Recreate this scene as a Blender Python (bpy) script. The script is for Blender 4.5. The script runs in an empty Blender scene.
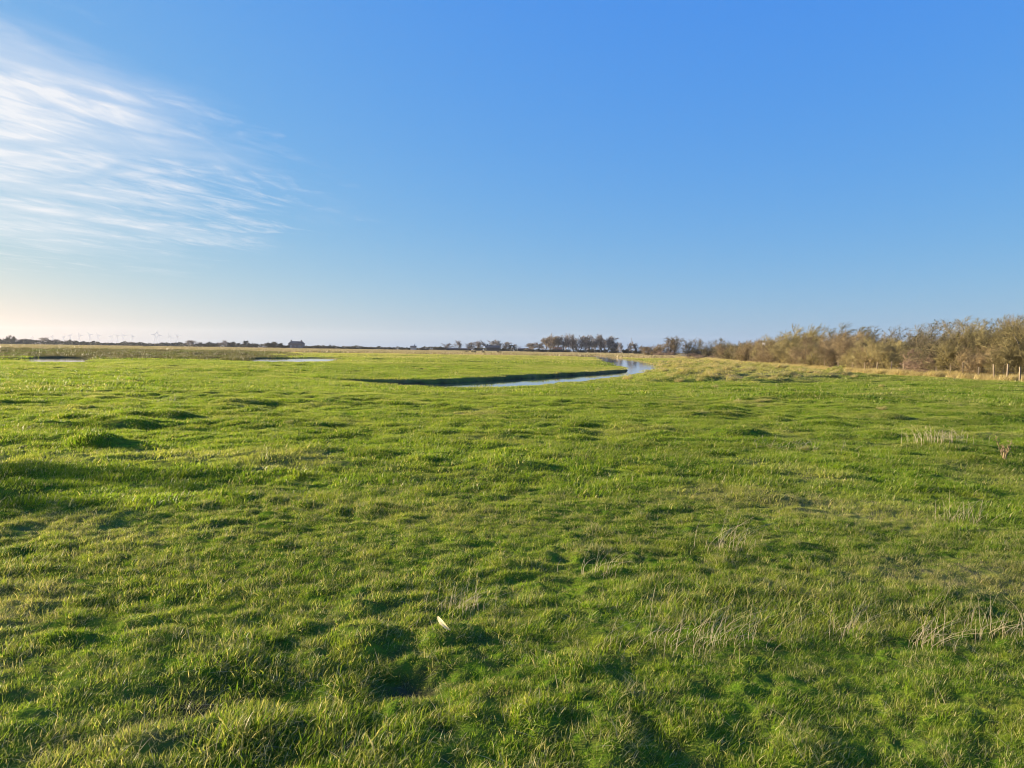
import bpy, math, random
import numpy as np
from mathutils import Vector

R = math.radians
scene = bpy.context.scene
COL = scene.collection
F = 769.0            # focal length in pixels of the 1024 wide frame
EYE = 1.60           # camera height
HORIZON = 350.0      # row of the true horizon at the frame's middle
ROLL = 0.0148        # the camera was held a little askew: the horizon falls to the right
def up(px, py):
    dx, dy = px-512, py-384
    c, s_ = math.cos(ROLL), math.sin(ROLL)
    return 512+dx*c+dy*s_, 384-dx*s_+dy*c
def gp(px, py, z=0.0):
    u, v = up(px, py)
    d = (EYE-z)*F/(v-HORIZON)
    return ((u-512)/F*d, d)
W_LEVEL = -0.28      # water level

# ------------------------------------------------------------------ helpers
def lin(r, g, b):
    f = lambda c: c / 12.92 if c <= 0.04045 else ((c + 0.055) / 1.055) ** 2.4
    return (f(r / 255.), f(g / 255.), f(b / 255.), 1.0)

def tag(o, label=None, cat=None, group=None, kind=None):
    if label: o['label'] = label
    if cat: o['category'] = cat
    if group: o['group'] = group
    if kind: o['kind'] = kind
    return o

def empty(name, loc, rz=0.0):
    o = bpy.data.objects.new(name, None)
    COL.objects.link(o)
    o.location = loc
    o.rotation_euler = (0, 0, rz)
    o.empty_display_size = 0.2
    return o

def mesh_np(name, verts, faces_flat, loop_tot, mat=None, attrs=None, smooth=False):
    """mesh from numpy arrays: verts (n,3), flat loop indices, per-face loop totals"""
    me = bpy.data.meshes.new(name)
    verts = np.asarray(verts, np.float32)
    me.vertices.add(len(verts))
    me.vertices.foreach_set('co', verts.ravel())
    fl = np.asarray(faces_flat, np.int32)
    lt = np.asarray(loop_tot, np.int32)
    me.loops.add(len(fl))
    me.loops.foreach_set('vertex_index', fl)
    me.polygons.add(len(lt))
    ls = np.zeros(len(lt), np.int32)
    if len(lt): ls[1:] = np.cumsum(lt)[:-1]
    me.polygons.foreach_set('loop_start', ls)
    if smooth:
        me.polygons.foreach_set('use_smooth', np.ones(len(lt), bool))
    for k, v in (attrs or {}).items():
        a = me.attributes.new(k, 'FLOAT', 'POINT')
        a.data.foreach_set('value', np.asarray(v, np.float32))
    me.update(calc_edges=True)
    me.validate()
    if mat: me.materials.append(mat)
    return me

def link(name, me, parent=None, loc=(0, 0, 0)):
    o = bpy.data.objects.new(name, me)
    COL.objects.link(o)
    o.location = loc
    if parent: o.parent = parent
    return o

class MB:
    """collects boxes, tubes and free polygons, builds ONE mesh"""
    def __init__(s): s.v, s.f = [], []
    def poly(s, pts, faces):
        b = len(s.v); s.v += [tuple(p) for p in pts]; s.f += [tuple(b + i for i in f) for f in faces]
    def box(s, x0, x1, y0, y1, z0, z1):
        s.poly([(x0,y0,z0),(x1,y0,z0),(x1,y1,z0),(x0,y1,z0),(x0,y0,z1),(x1,y0,z1),(x1,y1,z1),(x0,y1,z1)],
               [(0,3,2,1),(4,5,6,7),(0,1,5,4),(1,2,6,5),(2,3,7,6),(3,0,4,7)])
    def tube(s, pts, radii, n=6, cap=True):
        b = len(s.v)
        pts = [Vector(p) for p in pts]
        for i, p in enumerate(pts):
            d = (pts[min(i+1, len(pts)-1)] - pts[max(i-1, 0)])
            d = d.normalized() if d.length > 1e-9 else Vector((0,0,1))
            u = d.cross(Vector((0,0,1)) if abs(d.z) < .9 else Vector((1,0,0))).normalized()
            w = d.cross(u)
            for k in range(n):
                a = 2*math.pi*k/n
                s.v.append(tuple(p + (u*math.cos(a) + w*math.sin(a))*radii[i]))
        for i in range(len(pts)-1):
            for k in range(n):
                a0 = b+i*n+k; a1 = b+i*n+(k+1) % n
                s.f.append((a0, a1, a1+n, a0+n))
        if cap:
            s.f.append(tuple(b+k for k in reversed(range(n))))
            s.f.append(tuple(b+(len(pts)-1)*n+k for k in range(n)))
    def mesh(s, name, mat):
        me = bpy.data.meshes.new(name); me.from_pydata(s.v, [], s.f); me.update()
        if mat: me.materials.append(mat)
        return me
    def build(s, name, mat, parent=None, loc=(0,0,0)):
        return link(name, s.mesh(name, mat), parent, loc)

# ------------------------------------------------------------------ noise
def _hash(ix, iy, seed):
    h = (ix.astype(np.int64) * 374761393 + iy.astype(np.int64) * 668265263 + seed * 1442695041) & 0xFFFFFFFF
    h = ((h ^ (h >> 13)) * 1274126177) & 0xFFFFFFFF
    h = (h ^ (h >> 16)) & 0xFFFFFFFF
    return h

def noise(x, y, seed=0):
    """gradient noise, about -0.7..0.7"""
    x = np.asarray(x, float); y = np.asarray(y, float)
    ix, iy = np.floor(x), np.floor(y)
    fx, fy = x - ix, y - iy
    ix = ix.astype(np.int64); iy = iy.astype(np.int64)
    def g(dx, dy):
        a = _hash(ix + dx, iy + dy, seed) * (2*math.pi / 4294967296.0)
        return np.cos(a) * (fx - dx) + np.sin(a) * (fy - dy)
    u = fx*fx*fx*(fx*(fx*6-15)+10); v = fy*fy*fy*(fy*(fy*6-15)+10)
    a = g(0,0)*(1-u) + g(1,0)*u
    b = g(0,1)*(1-u) + g(1,1)*u
    return a*(1-v) + b*v

def fbm(x, y, seed=0, octv=3):
    s = 0; amp = 1; f = 1
    for i in range(octv):
        s = s + amp*noise(x*f, y*f, seed+i*17); amp *= .5; f *= 2.03
    return s

def sstep(a, b, x):
    t = np.clip((np.asarray(x, float) - a) / (b - a), 0, 1)
    return t*t*(3-2*t)

def poly_sd(px, py, P):
    """signed distance to a closed polygon (negative inside)"""
    P = np.asarray(P, float)
    d = np.full(px.shape, 1e9); inside = np.zeros(px.shape, bool)
    for i in range(len(P)):
        ax, ay = P[i]; bx, by = P[(i+1) % len(P)]
        ex, ey = bx-ax, by-ay
        t = np.clip(((px-ax)*ex + (py-ay)*ey) / (ex*ex+ey*ey+1e-12), 0, 1)
        d = np.minimum(d, np.hypot(px-ax-t*ex, py-ay-t*ey))
        c = ((ay > py) != (by > py)) & (px < (bx-ax)*(py-ay)/(by-ay+1e-12)+ax)
        inside ^= c
    return np.where(inside, -d, d)

def line_d(px, py, P):
    d = np.full(px.shape, 1e9)
    for (ax, ay), (bx, by) in zip(P[:-1], P[1:]):
        ex, ey = bx-ax, by-ay
        t = np.clip(((px-ax)*ex + (py-ay)*ey) / (ex*ex+ey*ey+1e-12), 0, 1)
        d = np.minimum(d, np.hypot(px-ax-t*ex, py-ay-t*ey))
    return d

def chaikin(P, n=2):
    P = [tuple(p) for p in P]
    for _ in range(n):
        Q = []
        for i in range(len(P)):
            a, b = P[i], P[(i+1) % len(P)]
            Q += [(.75*a[0]+.25*b[0], .75*a[1]+.25*b[1]), (.25*a[0]+.75*b[0], .25*a[1]+.75*b[1])]
        P = Q
    return P

# ------------------------------------------------------------------ the lie of the land
LIP = [gp(a, b, -.06) for a, b in [(345,380.1),(372,382.4),(400,384.6),(440,386.3),(480,386.4),(520,385.3),(560,382),(600,377.8),(625,374.6),(640,372.3),(654,370)]]
REACH = [gp(a, b, W_LEVEL) for a, b in [(660,367.2),(654,365.2),(645,362.8),(632,360.2),(618,358),(607,356.6)]]
FARSIDE = [gp(a, b, W_LEVEL) for a, b in [(590,356.4),(594,358.2),(601,361),(612,365.2),(624,368.8),(631,371.4),(600,373.8),(560,376.4),(520,379),(480,381.6),(440,383.9),(400,383.8),(366,383.9)]]
RIVER = chaikin([(p[0]+.25, p[1]+.9) for p in LIP] + REACH + [(36,330),(20,400),(12,395),(27,325)] + FARSIDE, 1)
POND1 = chaikin([gp(20,361.2,-.05), gp(60,361.4,-.05), gp(84,361.6,-.05), gp(92,360.4,W_LEVEL), gp(84,358.8,W_LEVEL), gp(50,358.7,W_LEVEL), gp(26,359.4,W_LEVEL)], 2)
POND2 = chaikin([gp(250,361.7,-.05), gp(290,361.9,-.05), gp(325,361.7,-.05), gp(340,360,W_LEVEL), gp(322,358.8,W_LEVEL), gp(285,359.0,W_LEVEL), gp(252,359.4,W_LEVEL)], 2)
DITCHES = [([gp(a, b) for a, b in [(-80,357.4),(20,357.6),(90,358.4),(145,359.2)]], 2.0, .42),
           ([gp(a, b) for a, b in [(-80,352.6),(40,353),(120,353.6),(270,355.6)]], 4.0, .5),
           ([gp(a, b) for a, b in [(88,361.6),(130,361.2),(180,361.2)]], 1.2, .3),
           ([gp(a, b) for a, b in [(335,355.6),(420,355.4),(470,356)]], 4.0, .4)]
TUSSOCK = [gp(a, b, .1) for a, b in [(664,368.3),(690,378.6),(760,380),(820,378.5),(846,374.5),(800,369),(745,364.6),(700,361.4),(668,361.4)]]
HEDGE_LINE = [(46,34),(40.5,43),(34.9,52),(32.8,62),(32.0,69),(32.3,80),(37.5,128),(49,195),(50,260)]
# single hummocks standing up from the turf: x, y, radius, height
_g = gp
BUMPS = [(*_g(95,446), .30, .15), (*_g(68,441), .22, .07), (*_g(735,436), .4, .13), (*_g(880,417), .5, .12),
         (*_g(150,418), .7, .14), (*_g(230,405), .8, .13), (*_g(120,427), .6, .14), (*_g(40,428), .5, .1),
         (*_g(1000,420), .6, .1), (*_g(520,470), .35, .07), (*_g(443,640), .12, .05)]
HOLLOW = [(*_g(405,684), .15, .09), (*_g(190,702), .2, .06), (*_g(10,497), .25, .1), (*_g(290,700), .15, .05)]

def river_sd(x, y):
    out = np.full(x.shape, 50.0)
    for P in (RIVER, POND1, POND2):
        A = np.array(P)
        m = (x > A[:,0].min()-16) & (x < A[:,0].max()+16) & (y > A[:,1].min()-16) & (y < A[:,1].max()+16)
        if m.any():
            out[m] = np.minimum(out[m], poly_sd(x[m], y[m], P))
    return out

def tussock_mask(x, y):
    out = np.zeros(x.shape)
    m = (x > 4) & (x < 48) & (y > 38) & (y < 175)
    if m.any(): out[m] = 1 - sstep(-2.5, 3., poly_sd(x[m], y[m], TUSSOCK) + 3*noise(x[m]/5, y[m]/5, 91))
    return out

def height(x, y, full=True):
    x = np.asarray(x, float); y = np.asarray(y, float)
    d = np.hypot(x, y)
    fine = 1 - sstep(90, 260, d)
    h = .07*fbm(x/16, y/12, 3, 2)
    # wind- and cattle-worn hummocks, slightly drawn out along the view's width
    wx = x + .35*noise(x/1.7, y/1.7, 61); wy = y + .35*noise(x/1.7, y/1.7, 62)
    h2 = fbm(wx/2.3, wy/1.9, 11, 2)
    h = h + (.032 + .062*sstep(5, 22, d))*h2
    r = np.abs(noise(wx/.85, wy/.75, 23))            # rounded tussocks parted by creases
    h = h + (.06 + .125*sstep(4, 24, d))*(r - .2)*fine*sstep(-.6, .25, noise(x/4, y/4, 29))
    r3 = np.abs(noise((wx+.1*noise(x/.2, y/.2, 63))/.36, wy/.33, 33))
    h = h + .085*(r3 - .2)*(1 - sstep(35, 90, d))*sstep(-.5, .3, noise(x/1.6, y/1.6, 37))
    h = h + .040*(np.abs(noise((x+.05*noise(x/.1, y/.1, 64))/.15, y/.14, 34)) - .2)*(1 - sstep(11, 26, d))
    h = h + .010*fbm(x/.16, y/.15, 31, 2)*(1 - sstep(8, 20, d))
    for bx, by, br, bh in BUMPS:
        q = ((x-bx)**2*.6 + (y-by)**2)/br**2
        h = h + bh*np.exp(-q*q)
    for bx, by, br, bh in HOLLOW:
        h = h - bh*np.exp(-((x-bx)**2*.5 + (y-by)**2)/br**2)
    t = tussock_mask(x, y)
    lump = np.clip(fbm(x/1.4, y/1.4, 41, 2), -.2, 1)
    h = h + t*(.14 + .50*lump)
    rough = roughness(x, y)
    h = h + rough*.42*np.clip(fbm(x/2.6, y/2.6, 47, 2), -.2, 1)
    for P, w, dep in DITCHES:
        m = (d > 50) & (d < 300)
        if m.any():
            q = np.zeros(x.shape); q[m] = 1 - sstep(w*.35, w, line_d(x[m], y[m], P) + .5*noise(x[m]/2.5, y[m]/2.5, 5))
            h = h - q*dep
    # never let the plain dip below the water table; the ground eases down to the water
    h = np.maximum(h, -.16)
    sd = river_sd(x, y)
    lead = 1 - sstep(2.0, 15.0, sd)
    m = lead > 0
    far_side = np.zeros(x.shape, bool)
    if m.any(): far_side[m] = line_d(x[m], y[m], FARSIDE) < line_d(x[m], y[m], LIP + REACH)
    near = lead*(1 - sstep(0, .3, t))
    h = np.where(far_side, h*(1 - .7*near) - .05*near, h*(1 - .8*near) - .12*near)
    edge = .16*noise(x/1.3, y/1.3, 71) + .09*noise(x/.5, y/.5, 72)
    k = sstep(-.28, .42, sd + edge)
    h = np.where(sd < 3, -.75 + (h + .75)*k, h)
    return h

def roughness(x, y):
    return sstep(84, 92, y + 8*noise(x/12, y/12, 3))*(1 - sstep(-.36, -.27, x/np.maximum(y, 1) + .04*noise(x/9, y/9, 4)))*(1 - sstep(225, 290, np.hypot(x, y)))

def dryness(x, y):
    d = np.hypot(x, y)
    v = .30*sstep(.05, .6, fbm(x/2.4, y/2.4, 55, 2)) + .25*sstep(-.1, .55, fbm(x/30, y/22, 57, 2))*sstep(12, 50, d)
    v = v + .75*tussock_mask(x, y)*(.45 + .9*noise(x/1.3, y/1.3, 58))
    m = (x > 14) & (y > 15) & (y < 270)
    if m.any():
        ld = np.full(x.shape, 99.); ld[m] = line_d(x[m], y[m], HEDGE_LINE)
        v = v + 1.0*(1 - sstep(1.8, 3.4, ld + .6*noise(x/1.5, y/1.5, 60)))
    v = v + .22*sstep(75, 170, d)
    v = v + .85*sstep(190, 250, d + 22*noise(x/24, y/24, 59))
    v = v*(1 - roughness(x, y))
    v = v + .25*(1 - sstep(.3, 1.6, river_sd(x, y)))
    return np.clip(v, 0, 1)

# ------------------------------------------------------------------ materials
def new_mat(name):
    m = bpy.data.materials.new(name); m.use_nodes = True
    nt = m.node_tree; nt.nodes.clear()
    out = nt.nodes.new('ShaderNodeOutputMaterial')
    return m, nt, out

def N(nt, t, **kw):
    n = nt.nodes.new(t)
    for k, v in kw.items(): setattr(n, k, v)
    return n

def mixc(nt, fac, a, b, blend='MIX'):
    n = N(nt, 'ShaderNodeMix', data_type='RGBA', blend_type=blend)
    for sock, v in ((n.inputs[0], fac), (n.inputs[6], a), (n.inputs[7], b)):
        if hasattr(v, 'is_linked') or isinstance(v, bpy.types.NodeSocket): nt.links.new(v, sock)
        else: sock.default_value = v
    return n.outputs[2]

def math_n(nt, op, a, b=None, c=None, clamp=False):
    n = N(nt, 'ShaderNodeMath', operation=op, use_clamp=clamp)
    for i, v in enumerate((a, b, c)):
        if v is None: continue
        if isinstance(v, bpy.types.NodeSocket): nt.links.new(v, n.inputs[i])
        else: n.inputs[i].default_value = v
    return n.outputs[0]

def ramp(nt, fac, a, b):
    n = N(nt, 'ShaderNodeMapRange', interpolation_type='SMOOTHSTEP')
    nt.links.new(fac, n.inputs['Value'])
    n.inputs['From Min'].default_value = a; n.inputs['From Max'].default_value = b
    return n.outputs['Result']

def world_noise(nt, scale, detail=3, rough=.55, stretch=None, kind='position'):
    g = N(nt, 'ShaderNodeNewGeometry') if kind == 'position' else N(nt, 'ShaderNodeTexCoord')
    src = g.outputs['Position'] if kind == 'position' else g.outputs['Object']
    t = N(nt, 'ShaderNodeTexNoise'); t.inputs['Scale'].default_value = scale
    t.inputs['Detail'].default_value = detail; t.inputs['Roughness'].default_value = rough
    if stretch:
        mp = N(nt, 'ShaderNodeMapping'); mp.inputs['Scale'].default_value = stretch
        nt.links.new(src, mp.inputs['Vector']); src = mp.outputs['Vector']
    nt.links.new(src, t.inputs['Vector'])
    return t.outputs['Fac']

def attr(nt, name, typ='GEOMETRY'):
    n = N(nt, 'ShaderNodeAttribute', attribute_type=typ, attribute_name=name)
    return n.outputs['Fac']

GREEN_DEEP = (.056, .118, .009, 1)
GREEN_MID = (.128, .212, .015, 1)
GREEN_YEL = (.26, .275, .030, 1)
STRAW = (.36, .27, .105, 1)
STRAW_PALE = (.50, .41, .22, 1)

def mat_grass(name, straw=0.0, trans=.46, STRAW=(.36, .27, .105, 1), STRAW_PALE=(.50, .41, .22, 1)):
    m, nt, out = new_mat(name)
    big = ramp(nt, world_noise(nt, .30, 4, .6), .36, .66)
    col = mixc(nt, big, GREEN_DEEP, GREEN_MID)
    mid = ramp(nt, world_noise(nt, 1.4, 3, .6), .48, .72)
    col = mixc(nt, math_n(nt, 'MULTIPLY', mid, .42), col, GREEN_YEL)
    bl = attr(nt, 'blade')
    col = mixc(nt, math_n(nt, 'MULTIPLY', ramp(nt, bl, .25, .9), .36), col, GREEN_YEL)
    tip = attr(nt, 'tip')
    col = mixc(nt, math_n(nt, 'MULTIPLY', ramp(nt, tip, .45, 1.), .42), col, (.38, .37, .085, 1))  # yellower tips, brightened so the blade colour itself carries sunlit ends
    dry = attr(nt, 'dry', 'INSTANCER')
    f = math_n(nt, 'ADD', math_n(nt, 'MULTIPLY', dry, .95), math_n(nt, 'MULTIPLY', ramp(nt, bl, .86, .97), .75))
    f = math_n(nt, 'ADD', f, straw, clamp=True)
    col = mixc(nt, f, col, mixc(nt, bl, STRAW, STRAW_PALE))
    p = N(nt, 'ShaderNodeBsdfPrincipled')
    nt.links.new(col, p.inputs['Base Color'])
    p.inputs['Roughness'].default_value = .42
    p.inputs['Specular IOR Level'].default_value = .17
    tr = N(nt, 'ShaderNodeBsdfTranslucent')
    nt.links.new(mixc(nt, 1.0, col, (1.7, 1.75, .9, 1), 'MULTIPLY'), tr.inputs['Color'])
    mx = N(nt, 'ShaderNodeMixShader'); mx.inputs[0].default_value = trans
    nt.links.new(p.outputs[0], mx.inputs[1]); nt.links.new(tr.outputs[0], mx.inputs[2])
    nt.links.new(mx.outputs[0], out.inputs['Surface'])
    return m

def mat_ground():
    m, nt, out = new_mat('pasture_turf')
    big = ramp(nt, world_noise(nt, .30, 4, .6), .36, .66)
    col = mixc(nt, big, GREEN_DEEP, GREEN_MID)
    mid = ramp(nt, world_noise(nt, 1.4, 4, .65), .45, .7)
    col = mixc(nt, math_n(nt, 'MULTIPLY', mid, .7), col, GREEN_YEL)
    fine = ramp(nt, world_noise(nt, 9, 4, .7), .35, .7)
    col = mixc(nt, math_n(nt, 'MULTIPLY', fine, .75), col, (.062, .052, .021, 1))
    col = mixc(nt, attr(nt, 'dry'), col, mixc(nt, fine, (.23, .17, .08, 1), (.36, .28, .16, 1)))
    col = mixc(nt, attr(nt, 'rough'), col, mixc(nt, fine, (.06, .065, .025, 1), (.14, .12, .055, 1)))
    col = mixc(nt, attr(nt, 'soil'), col, mixc(nt, fine, (.035, .027, .018, 1), (.07, .055, .036, 1)))
    p = N(nt, 'ShaderNodeBsdfPrincipled'); p.inputs['Roughness'].default_value = .95
    p.inputs['Specular IOR Level'].default_value = .0
    nt.links.new(col, p.inputs['Base Color'])
    bp = N(nt, 'ShaderNodeBump'); bp.inputs['Strength'].default_value = .8; bp.inputs['Distance'].default_value = .05
    nt.links.new(world_noise(nt, 6, 5, .7), bp.inputs['Height']); nt.links.new(bp.outputs[0], p.inputs['Normal'])
    nt.links.new(p.outputs[0], out.inputs['Surface'])
    return m

def mat_water():
    m, nt, out = new_mat('river_water')
    p = N(nt, 'ShaderNodeBsdfPrincipled')
    p.inputs['Base Color'].default_value = (.03, .045, .06, 1)
    p.inputs['Roughness'].default_value = .035; p.inputs['IOR'].default_value = 1.333
    bp = N(nt, 'ShaderNodeBump'); bp.inputs['Strength'].default_value = .15; bp.inputs['Distance'].default_value = .02
    nt.links.new(world_noise(nt, 2.6, 3, .6, (1, .6, 1)), bp.inputs['Height'])
    nt.links.new(bp.outputs[0], p.inputs['Normal'])
    nt.links.new(p.outputs[0], out.inputs['Surface'])
    return m

def mat_twig(name, c1, c2, scale=1.3, trans=.0):
    m, nt, out = new_mat(name)
    f = ramp(nt, world_noise(nt, scale, 4, .65), .35, .68)
    oi = N(nt, 'ShaderNodeObjectInfo')
    col = mixc(nt, f, c1 + (1,), c2 + (1,))
    v = N(nt, 'ShaderNodeHueSaturation'); nt.links.new(col, v.inputs['Color'])
    nt.links.new(math_n(nt, 'MULTIPLY_ADD', oi.outputs['Random'], .5, .78), v.inputs['Value'])
    p = N(nt, 'ShaderNodeBsdfPrincipled'); p.inputs['Roughness'].default_value = .8
    p.inputs['Specular IOR Level'].default_value = .25
    nt.links.new(v.outputs[0], p.inputs['Base Color'])
    nt.links.new(p.outputs[0], out.inputs['Surface'])
    return m

def mat_plain(name, c1, c2, scale=4., rough=.85, kind='position', stretch=None):
    m, nt, out = new_mat(name)
    col = mixc(nt, ramp(nt, world_noise(nt, scale, 4, .6, stretch, kind), .35, .68), c1 + (1,), c2 + (1,))
    p = N(nt, 'ShaderNodeBsdfPrincipled'); p.inputs['Roughness'].default_value = rough
    nt.links.new(col, p.inputs['Base Color'])
    nt.links.new(p.outputs[0], out.inputs['Surface'])
    return m

M_GROUND = mat_ground()
M_GRASS = mat_grass('grass_blades')
M_DRY = mat_grass('dry_grass_blades', straw=.55, trans=.35)
M_THATCH = mat_grass('turf_thatch_blades', straw=.38, trans=.35)
M_REED = mat_grass('reed_stems', straw=.9, trans=.2, STRAW=(.27, .20, .105, 1), STRAW_PALE=(.40, .32, .20, 1))
M_MARSH = mat_grass('marsh_grass_blades', straw=.95, trans=.2, STRAW=(.085, .085, .032, 1), STRAW_PALE=(.22, .18, .085, 1))
M_WATER = mat_water()
M_STALK = mat_plain('straw_stalk', (.38, .30, .16), (.56, .47, .28), 30, .7)
M_OLIVE = mat_twig('olive_twigs', (.205, .168, .068), (.36, .302, .128))
M_BROWN = mat_twig('brown_twigs', (.225, .165, .085), (.37, .285, .15))
M_GREY = mat_twig('grey_twigs', (.16, .13, .07), (.30, .245, .13))
M_RED = mat_twig('reddish_bramble', (.20, .135, .09), (.33, .235, .16))
M_IVY = mat_twig('ivy_leaves', (.022, .035, .010), (.06, .075, .022), 3)
M_BARK = mat_twig('winter_bark', (.085, .07, .05), (.17, .14, .10), 6)
M_FAR = mat_twig('far_bare_twigs', (.20, .165, .13), (.34, .285, .23), .5)
M_FARBROWN = mat_twig('far_brown_twigs', (.24, .18, .115), (.38, .30, .185), .5)
M_FARDARK = mat_twig('far_dark_scrub', (.055, .055, .036), (.12, .11, .07), .5)
M_POST = mat_plain('weathered_post', (.17, .13, .085), (.31, .245, .16), 14, .9, 'object', (1, 1, .15))
M_WIRE = mat_plain('galvanised_wire', (.22, .22, .22), (.35, .35, .34), 8, .5)
M_SLATE = mat_plain('slate_roof', (.035, .037, .045), (.07, .072, .08), 2.5)
M_TILE = mat_plain('red_roof_tiles', (.20, .075, .045), (.32, .13, .08), 3)
M_BRICK = mat_plain('dull_brick', (.14, .12, .11), (.22, .19, .17), 3)
M_RENDER = mat_plain('pale_render', (.42, .40, .36), (.55, .53, .48), 2)
M_BARN = mat_plain('dark_barn_boards', (.035, .032, .03), (.07, .062, .055), 2)
M_GLASS = mat_plain('window_glass', (.03, .035, .04), (.05, .055, .06), 2, .1)
M_WHITE = mat_plain('white_paint', (.78, .78, .76), (.84, .84, .82), 5, .5)
M_TURB = mat_plain('turbine_paint', (.70, .71, .72), (.78, .79, .80), .1, .5)
M_LEAF = mat_plain('dry_reed_leaf', (.66, .56, .27), (.78, .69, .38), 60, .6)

# ------------------------------------------------------------------ ground sheet
def build_ground():
    a_d = np.linspace(-43, 43, 575)
    a_s = np.linspace(43, 317, 72)[1:-1]
    ang = np.radians(np.concatenate([a_d, a_s]))
    rows = [.5]
    while rows[-1] < 3600:
        d = rows[-1]
        k = .011 if d < 3 else .0075 if d < 26 else .0042 if d < 240 else .010 if d < 600 else .05
        rows.append(d*(1+k))
    rows = np.array(rows)
    A, D = np.meshgrid(ang, rows)
    X = D*np.sin(A); Y = D*np.cos(A)
    sh = X.shape
    x, y = X.ravel(), Y.ravel()
    z = height(x, y)
    z0 = float(height(np.array([0.]), np.array([0.]))[0])
    V = np.vstack([np.stack([x, y, z], 1), [[0, 0, z0]]])
    nr, na = sh
    i, j = np.meshgrid(np.arange(nr-1), np.arange(na), indexing='ij')
    j2 = (j+1) % na
    q = np.stack([i*na+j, i*na+j2, (i+1)*na+j2, (i+1)*na+j], -1).reshape(-1, 4)[:, ::-1]
    c = nr*na
    t = np.stack([np.arange(na), np.full(na, c), (np.arange(na)+1) % na], 1)[:, ::-1]
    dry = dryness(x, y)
    soil = np.zeros(len(x))
    sd = river_sd(x, y)
    soil = np.maximum(soil, 1 - sstep(.0, .35, sd + .15*noise(x/.7, y/.7, 73)))
    for bx, by, br, bh in HOLLOW[:2]:
        soil = np.maximum(soil, np.exp(-((x-bx)**2*.5+(y-by)**2)/(br*.8)**2)*.9)
    dry = np.append(dry, 0); soil = np.append(soil, 0); ro = np.append(roughness(x, y), 0)
    me = mesh_np('pasture', V, np.concatenate([q.ravel(), t.ravel()]),
                 np.concatenate([np.full(len(q), 4), np.full(len(t), 3)]), M_GROUND, {'dry': dry, 'soil': soil, 'rough': ro}, True)
    o = link('ground', me); tag(o, kind='structure', label='wide flat grazing marsh of bumpy green turf', cat='ground')
    return o
build_ground()

def water_sheet(name, P, label, level=W_LEVEL):
    P = np.array(P); c = P.mean(0)
    # grow the outline under the banks
    out = []
    n = len(P)
    for i in range(n):
        t = P[(i+1) % n] - P[i-1]; nrm = np.array([t[1], -t[0]]); nrm /= np.linalg.norm(nrm)+1e-9
        out.append(P[i] + nrm*.9)
    me = bpy.data.meshes.new(name)
    import bmesh
    bm = bmesh.new()
    vs = [bm.verts.new((p[0], p[1], level)) for p in out]
    f = bm.faces.new(vs)
    bmesh.ops.triangulate(bm, faces=[f], ngon_method='EAR_CLIP')
    bmesh.ops.recalc_face_normals(bm, faces=bm.faces)
    for f in bm.faces:
        if f.normal.z < 0: f.normal_flip()
    bm.to_mesh(me); bm.free(); me.materials.append(M_WATER)
    o = link(name, me); tag(o, label, 'water', kind='structure')
water_sheet('river', RIVER, 'blue winding river reflecting the sky between low grass banks')
water_sheet('pond', POND1, 'pale narrow pool at the far left of the marsh', -.16)
water_sheet('pond', POND2, 'pale pool in front of the dark farmhouse', -.16)

# ------------------------------------------------------------------ grass
def blade_patch(name, seed, n, radius, lmin, lmax, wid, mat, seg=3, lean=.55, wind=(.55, -.1), curl=.9, upright=1.0):
    r = np.random.default_rng(seed)
    a = r.uniform(0, 2*math.pi, n); rad = radius*np.sqrt(r.uniform(0, 1, n))
    rx, ry = rad*np.cos(a), rad*np.sin(a)
    L = r.uniform(lmin, lmax, n)*(1 - .25*(rad/radius)**2)
    la = r.uniform(0, 2*math.pi, n); lm = np.abs(r.normal(0, lean, n))
    dx = np.cos(la)*lm + wind[0]*r.uniform(.2, 1.2, n); dy = np.sin(la)*lm + wind[1]*r.uniform(.2, 1.2, n)
    b = r.uniform(0, 1, n)
    fa = r.uniform(0, math.pi, n)
    W = wid*r.uniform(.7, 1.3, n)
    lv = []
    for k in range(seg+1):
        t = k/seg
        hx = rx + L*(dx*t*t*.8*curl + dx*.3*t); hy = ry + L*(dy*t*t*.8*curl + dy*.3*t)
        flat = np.minimum(np.hypot(dx, dy), 1.6)
        hz = L*(t - .30*flat*t*t)*upright - .012
        w = W*(1 - t**1.6)*.5 if k < seg else W*0
        ux, uy = np.cos(fa), np.sin(fa)
        if k < seg:
            lv.append(np.stack([hx - ux*w, hy - uy*w, hz], 1)); lv.append(np.stack([hx + ux*w, hy + uy*w, hz], 1))
        else:
            lv.append(np.stack([hx, hy, hz], 1))
    nv = 2*seg+1
    V = np.stack(lv, 1).reshape(-1, 3)
    base = np.arange(n)[:, None]*nv
    faces = []; tot = []
    for k in range(seg-1):
        faces.append(base + np.array([[2*k, 2*k+1, 2*k+3, 2*k+2]])); 
    Q = np.stack(faces, 1).reshape(-1) if faces else np.zeros(0, int)
    T = (base + np.array([[2*seg-2, 2*seg-1, 2*seg]])).reshape(-1)
    tip = np.tile(np.array([min(1, (i//2)/seg) for i in range(nv)]), n)
    me = mesh_np(name, V, np.concatenate([Q, T]), np.concatenate([np.full(len(Q)//4, 4), np.full(n, 3)]), mat,
                 {'tip': tip, 'blade': np.repeat(b, nv)}, True)
    return me

def source_collection(name, meshes):
    c = bpy.data.collections.new(name)
    for i, me in enumerate(meshes):
        c.objects.link(bpy.data.objects.new('%s_%02d' % (name, i), me))
    return c

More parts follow.
